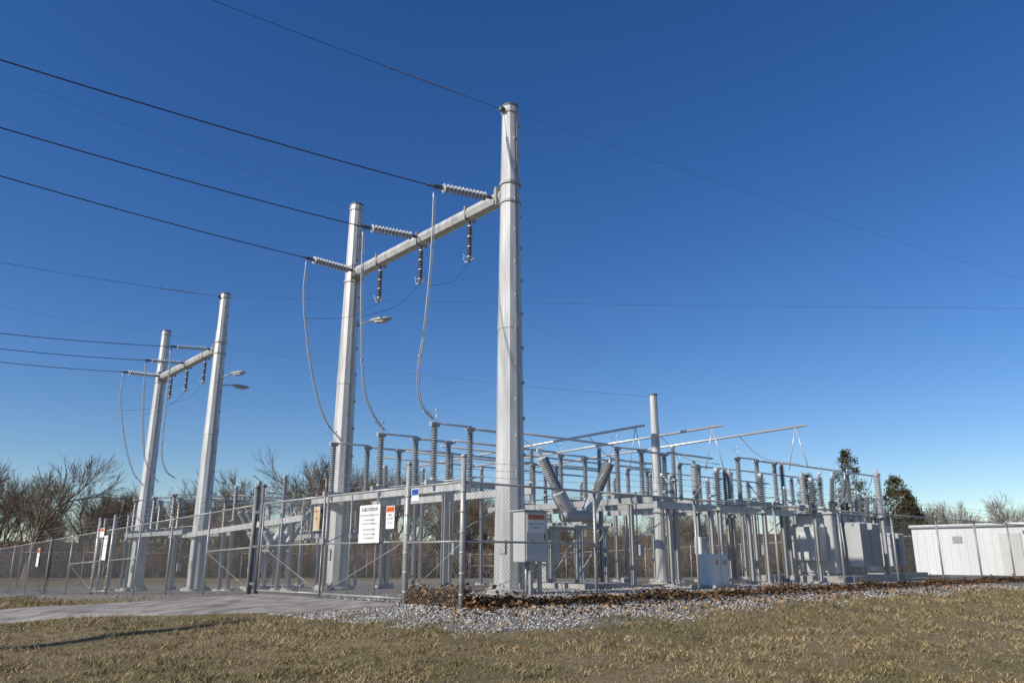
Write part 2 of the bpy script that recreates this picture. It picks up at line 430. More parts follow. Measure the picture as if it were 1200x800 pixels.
# ------------------------------------------------------------ signs
def sign(c,nrm,w,h,bands,text=(),name='warning_sign'):
    nrm=V(nrm).normalized(); rt=EZ.cross(nrm).normalized()
    K=Kit(name); K('plate',SIGNW).box(c,w/2,h/2,.004,rt,EZ,nrm)
    for i,(y0,y1,x0,x1,m) in enumerate(bands):
        K('band_%d'%i,m).box(c+rt*((x0+x1)/2*w/2)+EZ*((y0+y1)/2*h/2)+nrm*.006,(x1-x0)/2*w/2,(y1-y0)/2*h/2,.002,rt,EZ,nrm)
    K.done()
    for j,(t,sz,y) in enumerate(text):
        cu=bpy.data.curves.new('sign_text','FONT'); cu.body=t; cu.size=sz; cu.align_x='CENTER'; cu.align_y='CENTER'
        ob=bpy.data.objects.new('lettering_%d'%j,cu); sc.collection.objects.link(ob); cu.materials.append(BLACK); ob.parent=K.r
        M=Matrix((rt,EZ,nrm)).transposed().to_4x4(); M.translation=c+EZ*(y*h/2)+nrm*.010; ob.matrix_world=M
    return K.r
nl=-EX
sign(P(2.72,-.09,1.45),nl,.74,.72,[],[("SUBSTATION",.10,.75),("AUTHORIZED PERSONNEL ONLY",.045,.45),("FOR EMERGENCIES OR",.042,.2),("ADDITIONAL INFORMATION",.042,0),("CALL (555) 010-0142",.05,-.3),("THIS SITE IS MONITORED",.04,-.55),("NO TRESPASSING",.045,-.75)],'information_sign')
sign(P(2.02,-.09,1.55),nl,.28,.42,[(.45,.95,-.9,.9,SIGNO)],[("DANGER",.055,.68),("HIGH",.06,.2),("VOLTAGE",.05,-.1),("KEEP OUT",.04,-.5)])
sign(P(4.75,-.09,1.62),nl,.26,.5,[(-.96,.96,-.94,.94,SIGNT)],[("NOTICE",.05,.6),("GATE",.05,0)])
sign(P(1.28,-.07,1.93),nl,.22,.22,[(-.1,.9,-.9,.9,SIGNB)],[("WARNING",.035,.4)])
sign(P(18.7,-.09,1.5),nl,.42,.8,[],[("SUBSTATION",.06,.75),("NO TRESPASSING",.04,.2),("CALL",.05,-.3)],'information_sign')
sign(P(19.2,-.09,2.02),nl,.5,.3,[(.3,.9,-.9,.9,SIGNO)],[("DANGER",.06,.6)])
sign(P(27.2,-.09,1.45),nl,.40,.72,[(.5,.95,-.9,.9,SIGNO)],[("DANGER",.08,.7),("HIGH VOLTAGE",.05,0)])

# ------------------------------------------------------------ transmission H frames
def cat(p0,p1,sag,n=26):
    p0=V(p0);p1=V(p1); return [p0.lerp(p1,i/n)-V((0,0,4*sag*(i/n)*(1-i/n))) for i in range(n+1)]
def spline(pts,k=7):
    pts=[V(p) for p in pts]; q=[pts[0]*2-pts[1]]+pts+[pts[-1]*2-pts[-2]]; out=[]
    for i in range(1,len(q)-2):
        for j in range(k):
            t=j/k; a,b,c,d=q[i-1],q[i],q[i+1],q[i+2]
            out.append(.5*((2*b)+(c-a)*t+(2*a-5*b+4*c-d)*t*t+(3*b-a-3*c+d)*t**3))
    out.append(pts[-1]); return out
def street_head(K,base,dirv,up=.12):
    ar=K('lamp_arm',GALV2); e=base+dirv*.5+V((0,0,up)); ar.path([base,base+dirv*.2+V((0,0,up*.7)),e],.025,6)
    hd=K('lamp_head',STEEL); sd=dirv.cross(EZ).normalized(); secs=[(0,.05,.04),(.12,.10,.07),(.4,.17,.08),(.68,.16,.06),(.8,.08,.03)]
    prev=None
    for t,w,h in secs:
        a=len(hd.v)
        for k in range(10):
            an=2*math.pi*k/10; hd.v.append(e+dirv*t+sd*(w*math.cos(an))+EZ*(h*math.sin(an)+.02))
        if prev is not None: hd.bridge(prev,a,10)
        else: hd.cap(a,10,True)
        prev=a
    hd.cap(prev,10)
    K('lamp_lens',LENS).box(e+dirv*.42+V((0,0,-.06)),.2,.11,.02,dirv,sd,EZ)
def hframe(off,dests,sh_dest,lamp):
    K=Kit('transmission_h_frame'); off=V(off)
    st=K('poles',GALV); cap=K('pole_caps',DARKS); cr=K('crossarm',GALV); br=K('brackets',GALV2); co=K('foundations',CONC)
    p1=V((-.05,19,0))+off; p2=V((-5.5,25.2,0))+off; TOP=12.8; ARM=10.2
    for p in (p1,p2):
        z0=g(p.x,p.y); b=V((p.x,p.y,z0))
        co.lathe(b-V((0,0,.2)),EZ,[(0,.62),(.29,.62),(.32,.59)],24)
        br.tube(b+V((0,0,.12)),b+V((0,0,.17)),.50,n=12,sm=False)
        for k in range(12):
            a=k*math.pi/6; q=b+V((.45*math.cos(a),.45*math.sin(a),.1)); br.tube(q,q+V((0,0,.16)),.022,n=6,sm=False)
        zt=z0+.17; 
        st.lathe(V((p.x,p.y,zt)),EZ,[(0,.375),((TOP-zt)*.52,.307),(TOP-zt,.225)],12)
        zj=zt+(TOP-zt)*.52; st.lathe(V((p.x,p.y,zj-.35)),EZ,[(0,.316),(.015,.321),(.36,.316),(.37,.310)],12)
        cap.lathe(V((p.x,p.y,TOP)),EZ,[(0,.24),(.05,.24),(.06,.18),(.09,.02)],12)
        br.lathe(V((p.x,p.y,TOP-.22)),EZ,[(0,.24),(.01,.256),(.1,.256),(.11,.24)],12)
        zz=zt+2.6; kk=0
        while zz<TOP-.5:
            rr=.375-(zz-zt)/(TOP-zt)*.15
            ax=V((.985,-.17,0)) if kk%2 else V((.45,-.89,0))
            br.box(V((p.x,p.y,zz))+ax*(rr+.014),.036,.016,.04,ax,ax.cross(EZ),EZ)
            zz+=.45; kk+=1
        ax=V((.7,-.71,0)); br.tube(V((p.x,p.y,zt+.1))+ax*.378,V((p.x,p.y,TOP-.5))+ax*.238,.008,n=5)
        ax=V((-.5,-.86,0)); br.box(V((p.x,p.y,zt+.9))+ax*.368,.015,.09,.16,ax,ax.cross(EZ),EZ)
        for dz in(-.27,.27): br.lathe(V((p.x,p.y,ARM+dz-.04)),EZ,[(0,.27),(.0,.295),(.08,.295),(.08,.27)],12)
    A=V((p1.x,p1.y,ARM)); B=V((p2.x,p2.y,ARM)); d=(B-A).normalized(); sd=d.cross(EZ).normalized(); Lc=(B-A).length
    cr.tube(A+d*.22,B-d*.22,.205,n=8,sm=False)
    for q,sg in((A,1),(B,-1)):
        br.box(q+d*sg*.33,.03,.25,.26,d,sd,EZ); br.box(q+d*sg*.28,.12,.03,.25,d,sd,EZ)
    for u in(.05,.21,.5,.78,.95): 
        q=A+(B-A)*u; br.box(q,.018,.212,.212,d,sd,EZ)
    inn=K('tension_insulators',PORCL); hang=K('hanging_insulators',BROWN); ju=K('jumper_cables',ALU); hw=K('hardware',DARKS)
    ends=[V((-2.0,18.3,10.08)),V((-4.3,20.85,10.08)),V((-6.57,23.3,10.08))]
    atts=[.05,.48,.95]
    js=[[(-2,18.3,10.0),(-2.06,18.6,8.27),(-2.22,19,6.56),(-2.43,19.6,5.36),(-2.36,20.1,4.67),(-2.1,20.5,4.38)],
        [(-4.3,20.85,10.0),(-4.32,21.05,8.6),(-4.3,21.3,7.25),(-4.26,21.8,5.6),(-4.03,22.2,4.83),(-3.7,22.4,4.38)],
        [(-6.57,23.3,10.0),(-6.62,23.4,9.0),(-6.55,23.6,7.95),(-6.33,24,6.4),(-5.96,24.4,5.08),(-5.4,24.6,4.38)]]
    for i in range(3):
        q=A+(B-A)*atts[i]; e=ends[i]+off; dd=(e-q).normalized(); q0=q+dd*.22; L=(e-q0).length
        hw.tube(q0,q0+dd*.2,.02,n=6); hw.box(q0+dd*.12,.07,.012,.05,dd,dd.cross(EZ).normalized(),EZ)
        nb=12; pitch=(L-.42)/nb; pr=[(0,.025)]
        for k in range(nb):
            t=k*pitch; pr+=[(t+.02*1,.045),(t+pitch*.35,.05),(t+pitch*.5,.12),(t+pitch*.66,.125),(t+pitch*.7,.035),(t+pitch*.98,.025)]
        inn.lathe(q0+dd*.2,dd,pr,14)
        hw.box(e-dd*.12,.14,.02,.05,dd,dd.cross(EZ).normalized(),EZ); hw.tube(e-dd*.05,e+dd*.25,.028,n=6)
        base=spline([V(x)+off for x in js[i]],7); so=EX*.03
        ju.path([p_+so for p_ in base],.016,6); ju.path([p_-so for p_ in base],.016,6)
        for k in range(6,len(base)-1,12): ju.box(base[k],.05,.018,.03,EX,EY,EZ)
        wr=K('line_conductors',DARK); wr.path(cat(e+dd*.1,dests[i],.55,40),.015,5)
    for i,u_ in enumerate((.21,.5,.78)):
        q=A+(B-A)*u_-V((0,0,.22)); hw.tube(q+V((0,0,.02)),q-V((0,0,.14)),.03,n=6)
        hang.ins(q-V((0,0,.12)),q-V((0,0,1.08)),.05,.08,.085,12)
        f=K('arrester_rings',ALU); b=q-V((0,0,1.08)); hw.tube(b,b-V((0,0,.12)),.035,n=8)
        for kk in (.0,.33,.66,.98): f.tube(q-V((0,0,.12+.94*kk)),q-V((0,0,.165+.94*kk)),.07,n=12)
        f.path([b+d*-.28+V((0,0,.10)),b+d*-.2-V((0,0,.08)),b-V((0,0,.10)),b+d*.2-V((0,0,.08)),b+d*.28+V((0,0,.10))],.011,5)
        f.path([b+sd*-.22+V((0,0,.05)),b-V((0,0,.13)),b+sd*.22+V((0,0,.05))],.010,5)
        tgt=spline([V(x)+off for x in js[i]],7)[13 if i else 10]
        K('arrester_leads',DARK).path(spline([b-V((0,0,.12)),b.lerp(tgt,.4)-V((0,0,.35)),tgt],8),.006,4)
    wr=K('line_conductors',DARK)
    hw.box(V((p1.x-.22,p1.y-.2,TOP-.15)),.08,.06,.05)
    wr.path(cat(V((p1.x-.2,p1.y-.15,TOP-.12)),sh_dest[0],.4,40),.008,4)
    wr.path(cat(V((p2.x-.2,p2.y-.15,TOP-.12)),sh_dest[1],.4,40),.003,4)
    c=cat(V((p1.x-.2,p1.y-.15,TOP-.12)),sh_dest[0],.4,400); seg=c[18:48]; hel=[]
    for i in range(len(seg)*4):
        t=i/4; j=int(t); q=seg[j].lerp(seg[min(j+1,len(seg)-1)],t-j); a=i*1.3; uu,ww=frame(seg[1]-seg[0]); hel.append(q+uu*.028*math.cos(a)+ww*.028*math.sin(a))
    K('vibration_damper',DARKS).path(hel,.010,4)
    if lamp==1:
        street_head(K,V((p2.x+.26,p2.y-.05,8.35)),V((.93,-.37,0)).normalized())
    else:
        street_head(K,V((p1.x+.26,p1.y-.1,8.7)),V((.93,-.37,0)).normalized(),.2)
        street_head(K,V((p1.x+.26,p1.y,8.45)),V((.7,.7,0)).normalized(),.05)
    K.done()
    return p1,p2
UPA=V((-24.5,1.6,0)); UPB=V((-33,23.4,0))
OB=V((-13.5,15.8,0))
a1,a2=hframe((0,0,0),[UPA+V((.4,-.8,10.3)),UPA+V((.3,.4,10.1)),UPA+V((.6,1.2,9.9))],[UPA+V((0,0,13.4)),UPA+V((0,.3,12.4))],1)
b1_,b2_=hframe(OB,[UPB+V((.3,-1,10.2)),UPB+V((.2,0,10.0)),UPB+V((.3,1,9.8))],[UPB+V((0,0,13.6)),UPB+V((0,.3,12.4))],2)

def upole(p,h):
    K=Kit('utility_pole'); z=g(p.x,p.y); m=K('pole',GALV); m.lathe(V((p.x,p.y,z-.2)),EZ,[(0,.32),(h+.2,.18)],12)
    a=K('crossarm',GALV2); a.beam(V((p.x,p.y-1.5,z+10.6)),V((p.x,p.y+1.5,z+10.6)),.14,.16)
    i=K('insulators',PORC)
    for dy in(-1.2,0.2,1.3): i.ins(V((p.x,p.y+dy,z+10.68)),V((p.x,p.y+dy,z+11.1)),.03,.07,.07)
    K.done()
upole(UPA,14.5); upole(UPB,14.8)

K=Kit('lightning_mast'); z=g(5,27)
K('shaft',GALV).lathe(V((5,27,z+.1)),EZ,[(0,.20),(6.25,.13)],12)
K('cap',DARKS).lathe(V((5,27,z+6.35)),EZ,[(0,.15),(.05,.15),(.08,.03)],12)
K('base',GALV2).tube(V((5,27,z+.06)),V((5,27,z+.11)),.34,n=12); K('foundation',CONC).tube(V((5,27,z-.2)),V((5,27,z+.06)),.45,n=20)
K.done()
FP=V((66,55,0)); FP2=V((80,35.5,0)); upole(FP,14); upole(FP2,14)
K=Kit('shield_wires'); w=K('wires',DARK)
w.path(cat(V((a1.x+.2,a1.y+.1,12.68)),FP+V((0,0,13.2)),.9,40),.004,4)
w.path(cat(V((b1_.x+.2,b1_.y,12.68)),FP2+V((0,0,13)),.6,40),.005,4)
w.path(cat(V((b2_.x+.2,b2_.y,12.6)),V((5,27,z+6.3)),.35,40),.005,4)
w.path(cat(V((a2.x+.2,a2.y,12.6)),V((5,27,z+6.3)),.15,30),.002,4)
K.done()

# ------------------------------------------------------------ yard equipment
def Q(s,r,h,off=(0,0)): return P(s+off[0],r+off[1],h)
PH=(6.1,8.6,11.2)
def column(K,p,h,w=.13):
    z=V((p.x,p.y,p.z)); st=K('steel_columns',YARD)
    st.ibeam(z+V((0,0,.08)),z+V((0,0,h)),w,w,.012)
    K('base_plates',GALV2).box(z+V((0,0,.07)),.17,.17,.012); K('foundations',CONC).tube(z-V((0,0,.2)),z+V((0,0,.055)),.25,n=18)
    for a in((1,1),(1,-1),(-1,1),(-1,-1)): K('base_plates',GALV2).tube(z+EX*.13*a[0]+EY*.13*a[1]+V((0,0,.04)),z+EX*.13*a[0]+EY*.13*a[1]+V((0,0,.14)),.012,n=6)
def postins(K,p,h0,h1,rs=.10,part='post_insulators',m=None):
    i=K(part,m or PORC); c=K('insulator_caps',GALV2)
    c.tube(p+V((0,0,h0)),p+V((0,0,h0+.07)),.085,n=10); c.tube(p+V((0,0,h1-.07)),p+V((0,0,h1)),.075,n=10)
    i.ins(p+V((0,0,h0+.07)),p+V((0,0,h1-.07)),.06,rs,.065,12)
def switch(off,open_=False,phases=PH,hb=2.6,ht=4.25,r0=3.9,rl=2.4,legs=.12,bmat=None):
    K=Kit('disconnect_switch')
    s0,s1=phases[0]-1.0,phases[-1]+.9
    zg=g(*Q(phases[1],r0+1,0,off).xy)
    def W(s,r,h): v=Q(s,r,0,off); v.z=zg+h; return v
    for s in(s0+.6,s1-.6):
        for r in(r0+.1,r0+rl-.1):
            p=W(s,r,0); column(K,V((p.x,p.y,zg)),hb-.12,legs)
        K('braces',GALV2).beam(W(s,r0+.1,1.3),W(s,r0+rl-.1,hb*.9),.03,.03)
    bm=K('beams',bmat or YARD)
    for r in(r0+.1,r0+rl-.1): bm.beam(W(s0-.3,r,hb),W(s1+.3,r,hb),.17,.19)
    for s in phases:
        bm.beam(W(s,r0-.25,hb+.16),W(s,r0+rl+.25,hb+.16),.11,.12)
        for j,r in enumerate((r0,r0+rl*.5,r0+rl)):
            postins(K,W(s,r,0),hb+.22,ht,.10)
        al=K('switch_blades',ALU)
        if open_:
            al.tube(W(s,r0+rl*.5,ht+.06),W(s,r0+.55,ht+1.0),.026,n=8)
        else: al.tube(W(s,r0-.15,ht+.08),W(s,r0+rl*.5+.05,ht+.10),.03,n=8)
        al.tube(W(s,r0+rl*.5-.1,ht+.06),W(s,r0+rl+.25,ht+.06),.035,n=8)
        for r in(r0,r0+rl*.5,r0+rl): K('terminals',STEEL).box(W(s,r,ht+.04),.13,.06,.05)
        al.path(spline([W(s,r0,ht+.1),W(s,r0-.12,ht+.32),W(s,r0-.3,ht+.42)],4),.009,4)
        al.tube(W(s,r0+.05,ht+.05),W(s,r0+.05,ht+.42),.008,n=5); al.lathe(W(s,r0+.05,ht+.40),EZ,[(0,.01),(.02,.035),(.05,.035),(.07,.01)],8,True)
    K('operating_rod',GALV2).tube(W(phases[0]-.6,r0+rl*.5,hb+.35),W(phases[-1]+.5,r0+rl*.5,hb+.35),.022,n=6)
    K('operating_rod',GALV2).tube(W(s0+.6,r0+.35,.9),W(s0+.6,r0+.35,hb+.3),.022,n=6)
    K('mechanism_box',STEEL).box(W(s0+.5,r0+.35,1.1),.10,.08,.17,bev=.01)
    K.done()
def breaker(off,ss=(4.9,5.7,6.5),r=8.6,draw=None,k=1.):
    K=Kit('circuit_breaker'); zg=g(*Q(ss[1],r,0,off).xy)
    def W(s,rr,h): v=Q(s,rr,0,off); v.z=zg+h; return v
    K('foundation',CONC).box(W(ss[1],r,.02),.95,1.1,.12)
    fr=K('support_frame',YARD)
    for s in(ss[0],ss[2]):
        for rr in(r-.6,r+.6): fr.ibeam(W(s,rr,.14),W(s,rr,1.6),.09,.09)
        fr.beam(W(s,r-.7,1.65),W(s,r+.7,1.65),.08,.1)
        fr.beam(W(s,r-.55,.3),W(s,r+.55,1.5),.04,.04)
    for rr in(r-.6,r+.6): fr.beam(W(ss[0]-.25,rr,1.75),W(ss[2]+.25,rr,1.75),.08,.08)
    tk=K('tanks',STEEL); b=K('bushings',PORCL); c=K('current_transformers',TRGREY); t=K('terminals',ALU)
    for s in (draw or ss):
        a=W(s,r-.6,1.98); e=W(s,r+.6,1.98); dd=(e-a).normalized()
        tk.lathe(a-dd*.06,dd,[(0,.08),(.03,.15),(.07,.18),((e-a).length+.05,.18),((e-a).length+.09,.15),((e-a).length+.12,.08)],18,False)
        for sg in(-1,1):
            q=W(s,r+sg*.4,2.05); dv_=(dd*sg*.55+EZ*.85).normalized()
            c.lathe(q,dv_,[(0,.11*k),(.1,.17*k),(.7,.17*k),(.74,.12*k)],16)
            b.ins(q+dv_*.74,q+dv_*1.85,.08*k,.135*k,.055,14)
            t.tube(q+dv_*1.85,q+dv_*2.05,.04,n=8)
            t.box(q+dv_*2.05,.07,.03,.04)
    K('control_cabinet',TRGREY).box(W(ss[2]+.75,r,1.2),.3,.24,.55,bev=.02)
    K('cabinet_stand',GALV2).box(W(ss[2]+.75,r,.4),.2,.14,.26)
    K.done()
    return W
def busstand(s,r,h0,h1,off=(0,0),name='bus_support',rs=.1):
    K=Kit(name); p=Q(s,r,0,off); column(K,p,h0,.12); K('head_plate',GALV2).box(p+V((0,0,h0+.01)),.14,.14,.015)
    postins(K,p,h0+.02,h1,rs); K('bus_clamp',ALU).box(p+V((0,0,h1+.02)),.08,.06,.04); K.done()

switch((0,0),bmat=GALV); switch((0,7.2)); switch((0,12.6),phases=(5.2,7.7,10.2))
breaker((0,0),ss=(5.0,5.5,6.0),draw=(5.5,),k=1.25)
Bs=(20.9,1.1)
switch(Bs); switch((20.9,8.2)); breaker(Bs)

# rigid bus tubes
K=Kit('rigid_bus'); al=K('bus_tubes',ALU)
def WZ(s,r,z): v=P(s,r); v.z=z; return v
for i,s in enumerate(PH):
    al.tube(WZ(s,6.5,4.33),WZ(s,10.9,4.33),.035,n=8); al.tube(WZ(s,13.7,4.33),WZ(s,16.3,4.33),.035,n=8)
    al.tube(WZ(s-.9,19.0,4.33),WZ(s-.9,27,4.33),.035,n=8)
    al.tube(WZ(s+20.9,7.7,3.75),WZ(s+20.9,12,3.75),.035,n=8)
hi=[(2.77,16.9),(4.66,14.8),(6.4,12.86)]
HZ=5.22
for s,r in hi:
    al.tube(WZ(s,r,HZ),WZ(s+14,r,HZ-.35),.045,n=8); al.lathe(WZ(s,r,HZ),-ES,[(0,.045),(.03,.055),(.06,.02)],8)
for s,z_ in((13.2,4.9),(15.4,4.9),(17.6,4.9)): al.tube(WZ(s,9.5,z_),WZ(s,22,z_),.04,n=8)
rb=K('drop_rods',ALU)
for s,r in hi:
    for dd in (.35,):
        top=WZ(s+dd,r,HZ-.02)
        rb.tube(top,WZ(s+dd-.28,r+.1,HZ-1.45),.015,n=5); rb.tube(top,WZ(s+dd+.42,r+.1,HZ-1.45),.015,n=5)
K.done()
for s,r in hi:
    for ds in (5.5,12.5): busstand(s+ds,r,3.75,HZ-.17)
for s in(13.2,15.4,17.6):
    for r in(10,21.7): busstand(s,r,3.5,4.82)
for r in(19.4,24.5):
    for s in (5.2,7.7,10.3): busstand(s,r,2.9,4.26,rs=.12)
for s,r in((3.2,12.2),(3.2,14.6),(2.9,17.2)): busstand(s,r,2.2,3.4,name='instrument_transformer',rs=.14)
for s,r in((16,4.8),(18,4.8),(20,4.8),(36,6),(38,6),(40,6)): busstand(s,r,2.6,3.9)
for (s0,r0,s1,r1,h) in((4.3,10.6,4.3,18.2,2.35),(13.6,4.4,24.5,4.9,2.3)):
    K=Kit('steel_support_beam'); n=4; A=P(s0,r0);B=P(s1,r1)
    A.z=g(A.x,A.y)+h; B.z=g(B.x,B.y)+h; K('beam',GALV).beam(A,B,.16,.2)
    for i in range(n):
        q=A.lerp(B,(i+.3)/(n-.4)); gg=V((q.x,q.y,g(q.x,q.y))); column(K,gg,q.z-gg.z-.1,.13)
    K.done()
for k,(s,r) in enumerate(((4.3,11),(4.3,13.3),(4.3,15.6),(4.3,17.9))):
    K=Kit('fused_cutout'); p=P(s,r,2.45); i=K('insulator',PORC)
    i.ins(p,p+V((0,0,.75)),.05,.10,.065); K('cap',ALU).tube(p+V((0,0,.75)),p+V((0,0,.85)),.06,n=8)
    K('fuse',STEEL).tube(p+V((0,0,.83)),p+V((.3,-.2,.3)),.025,n=8); K('bracket',GALV2).box(p+V((.12,-.08,.28)),.16,.04,.03); K.done()
K=Kit('yard_jumpers'); jw=K('cables',ALU)
jw.path(spline([WZ(PH[0],6.6,4.33),WZ(5.8,7.1,3.95),WZ(5.5,7.3,3.85)],8),.016,5)
jw.path(spline([WZ(5.5,9.9,3.85),WZ(5.8,10.4,3.95),WZ(PH[0],10.9,4.33)],8),.016,5)
for i in range(3):
    sh=hi[i]; 
    jw.path(spline([WZ(sh[0]+2.6,sh[1],5.2),WZ(sh[0]+2.2,sh[1]+.8,4.4),WZ(sh[0]+1.2,sh[1]+1.6,4.1)],8),.014,5)
    jw.path(spline([WZ(5.2+2.5*i,26.9,4.33),WZ(4.9+1.4*i,25.5,3.6),WZ(4.2+.5*i,22.5,4.2)],8),.014,5)
K.done()

# control cabinet at the pole
K=Kit('control_cabinet'); c=V((.42,18.35,1.28+g(.4,18.3)))
K('cabinet',TRGREY).box(c,.36,.2,.56,bev=.015); K('door',OFFW).box(c-EY*.21,.32,.008,.52); K('handle',DARKS).box(c-EY*.225+EX*.25,.015,.012,.08)
K('stand',GALV2).box(c-V((0,0,.9)),.04,.04,.42); K('stand',GALV2).box(c-V((0,0,.9))+EX*.28,.04,.04,.42); K('roof',TRGREY).box(c+V((0,0,.575)),.40,.25,.012)
K('conduits',GALV2).tube(c-V((.1,0,.56)),c-V((.1,0,1.3)),.03); K.done()
sign(c-EY*.225+EZ*.30+EX*-.02,-EY,.55,.42,[(.35,.92,-.94,.94,SIGNO)],[("WARNING",.10,.63),("HIGH VOLTAGE",.06,-.1),("KEEP OUT",.06,-.5)])
K=Kit('equipment_cabinet'); c=V((5.55,22.4,.5+g(5.5,22.4)))
K('cabinet',WHITEP).box(c,.36,.28,.42,bev=.02); K('door_seam',DARKS).box(c-EY*.283,.006,.002,.38); K('vents',STEEL).box(c-EY*.285+EX*.18+EZ*.2,.1,.004,.06); K('pad',CONC).box(c-V((0,0,.46)),.5,.42,.07); K('label',SIGNO).box(c-EY*.285-EX*.18+EZ*.2,.05,.003,.06); K.done()
for s,r in((3.0,10.9),):
    K=Kit('junction_box'); c=P(s,r,1.15); K('box',OFFW).box(c,.16,.11,.24,bev=.012); K('post',GALV2).box(c-V((0,0,.69)),.03,.03,.45); K('door',TRGREY).box(c-EY*.116,.13,.005,.2); K.done()

# transformers
def transformer(s,r,sc_=1.):
    K=Kit('power_transformer'); o=P(s,r); z=o.z
    ax,ay=(EX,EY)
    def L(x,y,h): return V((o.x,o.y,z))+ax*(x*sc_)+ay*(y*sc_)+EZ*(h*sc_)
    def bx(part,m,x,y,h,a,b,c,bev=0): K(part,m).box(L(x,y,h),a*sc_,b*sc_,c*sc_,ax,ay,EZ,bev)
    bx('foundation',CONC,0,0,.05,2.4,1.8,.17)
    bx('tank',TRGREY,0,0,1.35,1.35,.7,1.05,.03)
    bx('tank_cover',TRGREY,0,0,2.44,1.42,.77,.035)
    bx('base_skid',STEEL,0,0,.27,1.3,.6,.06)
    for x in(-1.0,-.5,0,.5,1.0): bx('stiffeners',TRGREY,x,-.725,1.35,.04,.022,1.0); 
    for side in(-1,1):
        for bank in(-.75,.25) :
            K('radiator_headers',TRGREY).tube(L(bank-.0,side*.8,2.1),L(bank+.62,side*.8,2.1),.06*sc_,n=8)
            for k in range(8):
                x=bank+k*.085; bx('radiators',TRGREY,x,side*1.15,1.32,.010,.30,.78)
            for hh in(.62,2.05): K('radiator_headers',TRGREY).tube(L(bank-.05,side*1.15,hh),L(bank+.68,side*1.15,hh),.045*sc_,n=8); 
            for hh in(.62,2.05): K('radiator_headers',TRGREY).tube(L(bank+.3,side*.68,hh),L(bank+.3,side*1.15,hh),.045*sc_,n=8)
    bx('tap_changer',TRGREY,-1.66,0,1.35,.3,.45,.6,.03); bx('tap_changer_door',OFFW,-1.965,0,1.3,.008,.34,.46)
    bx('cable_box',TRGREY,1.62,0,1.75,.26,.6,.5,.03); bx('control_box',OFFW,1.05,-.93,.95,.24,.18,.38,.02)
    for i,x in enumerate((-.85,-.05,.75)):
        q=L(x,-.1,2.46); dv_=(EZ+ax*(.16*(i-1))-ay*.12).normalized(); K('turrets',TRGREY).lathe(q,dv_,[(0,.15),(.25,.15),(.27,.12)],14)
        K('hv_bushings',PORC).ins(q+dv_*.27,q+dv_*1.35,.065,.125,.055,12); K('terminals',ALU).tube(q+dv_*1.35,q+dv_*1.55,.035,n=8)
    for x in(-.9,-.45,0,.45):
        q=L(x,-.5,2.46); K('lv_bushings',BROWN).ins(q,q+V((0,0,.42)),.045,.09,.06,10); K('terminals',ALU).tube(q+V((0,0,.42)),q+V((0,0,.52)),.025,n=6)
    for i in range(3):
        q=L(1.35,-.45+.45*i,2.35); K('arresters',PORCL).ins(q,q+V((0,0,.95)),.06,.11,.06,10); K('arresters_caps',ALU).tube(q+V((0,0,.95)),q+V((0,0,1.03)),.07,n=10)
        bx('arrester_bracket',GALV2,1.42,-.45+.45*i,2.29,.16,.1,.025)
    K('pipes',GALV2).path([L(-.9,-.8,2.4),L(-.9,-.85,1.2),L(-.9,-.85,.5)],.03*sc_,6); K('gauges',DARKS).tube(L(.12,-.71,2.2),L(.12,-.8,2.2),.08*sc_,n=14)
    bx('nameplate',STEEL,.0,-.75,1.75,.12,.006,.09)
    K.done()
transformer(4.2,20.8,.98); transformer(6.5,28.5,.9)
for s,r in((6.9,16.3),(7.6,19.6),(6.6,23.4),(4.0,24.6)):
    K=Kit('arrester_column'); p=P(s,r); column(K,p,2.4,.15); K('arrester',PORCL).ins(p+V((0,0,2.45)),p+V((0,0,4.1)),.10,.15,.07,14); K('cap',STEEL).lathe(p+V((0,0,4.1)),EZ,[(0,.15),(.08,.15),(.12,.06),(.25,.04)],12); K('base_cap',GALV2).tube(p+V((0,0,2.38)),p+V((0,0,2.46)),.17,n=12); K.done()

# control building
K=Kit('control_building'); a=V((21.5,43,0)); dd=V((.687,-.727,0)).normalized(); wd=V((.727,.687,0)).normalized(); Lb=8.0; Wb=3.6; z=-.15
ctr=a+dd*Lb/2+wd*Wb/2; ctr.z=z+1.3
K('walls',WHITEP).box(ctr,Lb/2,Wb/2,1.25,dd,wd,EZ)
for k in range(int(Lb/.4)): K('wall_ribs',WHITEP).box(a+dd*(.2+.4*k)-wd*.008+V((0,0,z+1.3)),.02,.008,1.24,dd,wd,EZ)
K('roof',WHITEP).box(ctr+V((0,0,1.31)),Lb/2+.08,Wb/2+.08,.055,dd,wd,EZ); K('gutter',STEEL).box(a+dd*Lb/2-wd*.11+V((0,0,z+2.56)),Lb/2+.08,.03,.04,dd,wd,EZ)
K('base',CONC).box(ctr-V((0,0,1.33)),Lb/2+.1,Wb/2+.1,.1,dd,wd,EZ)
K('door',OFFW).box(a+dd*4.6-wd*.03+V((0,0,z+1.15)),.48,.02,1.02,dd,wd,EZ); K('wall_vent',STEEL).box(a+dd*2.2-wd*.03+V((0,0,z+1.9)),.22,.02,.16,dd,wd,EZ)
K('wall_lamp',DARKS).box(a+dd*5.3-wd*.08+V((0,0,z+2.2)),.08,.07,.07,dd,wd,EZ)
K.done()

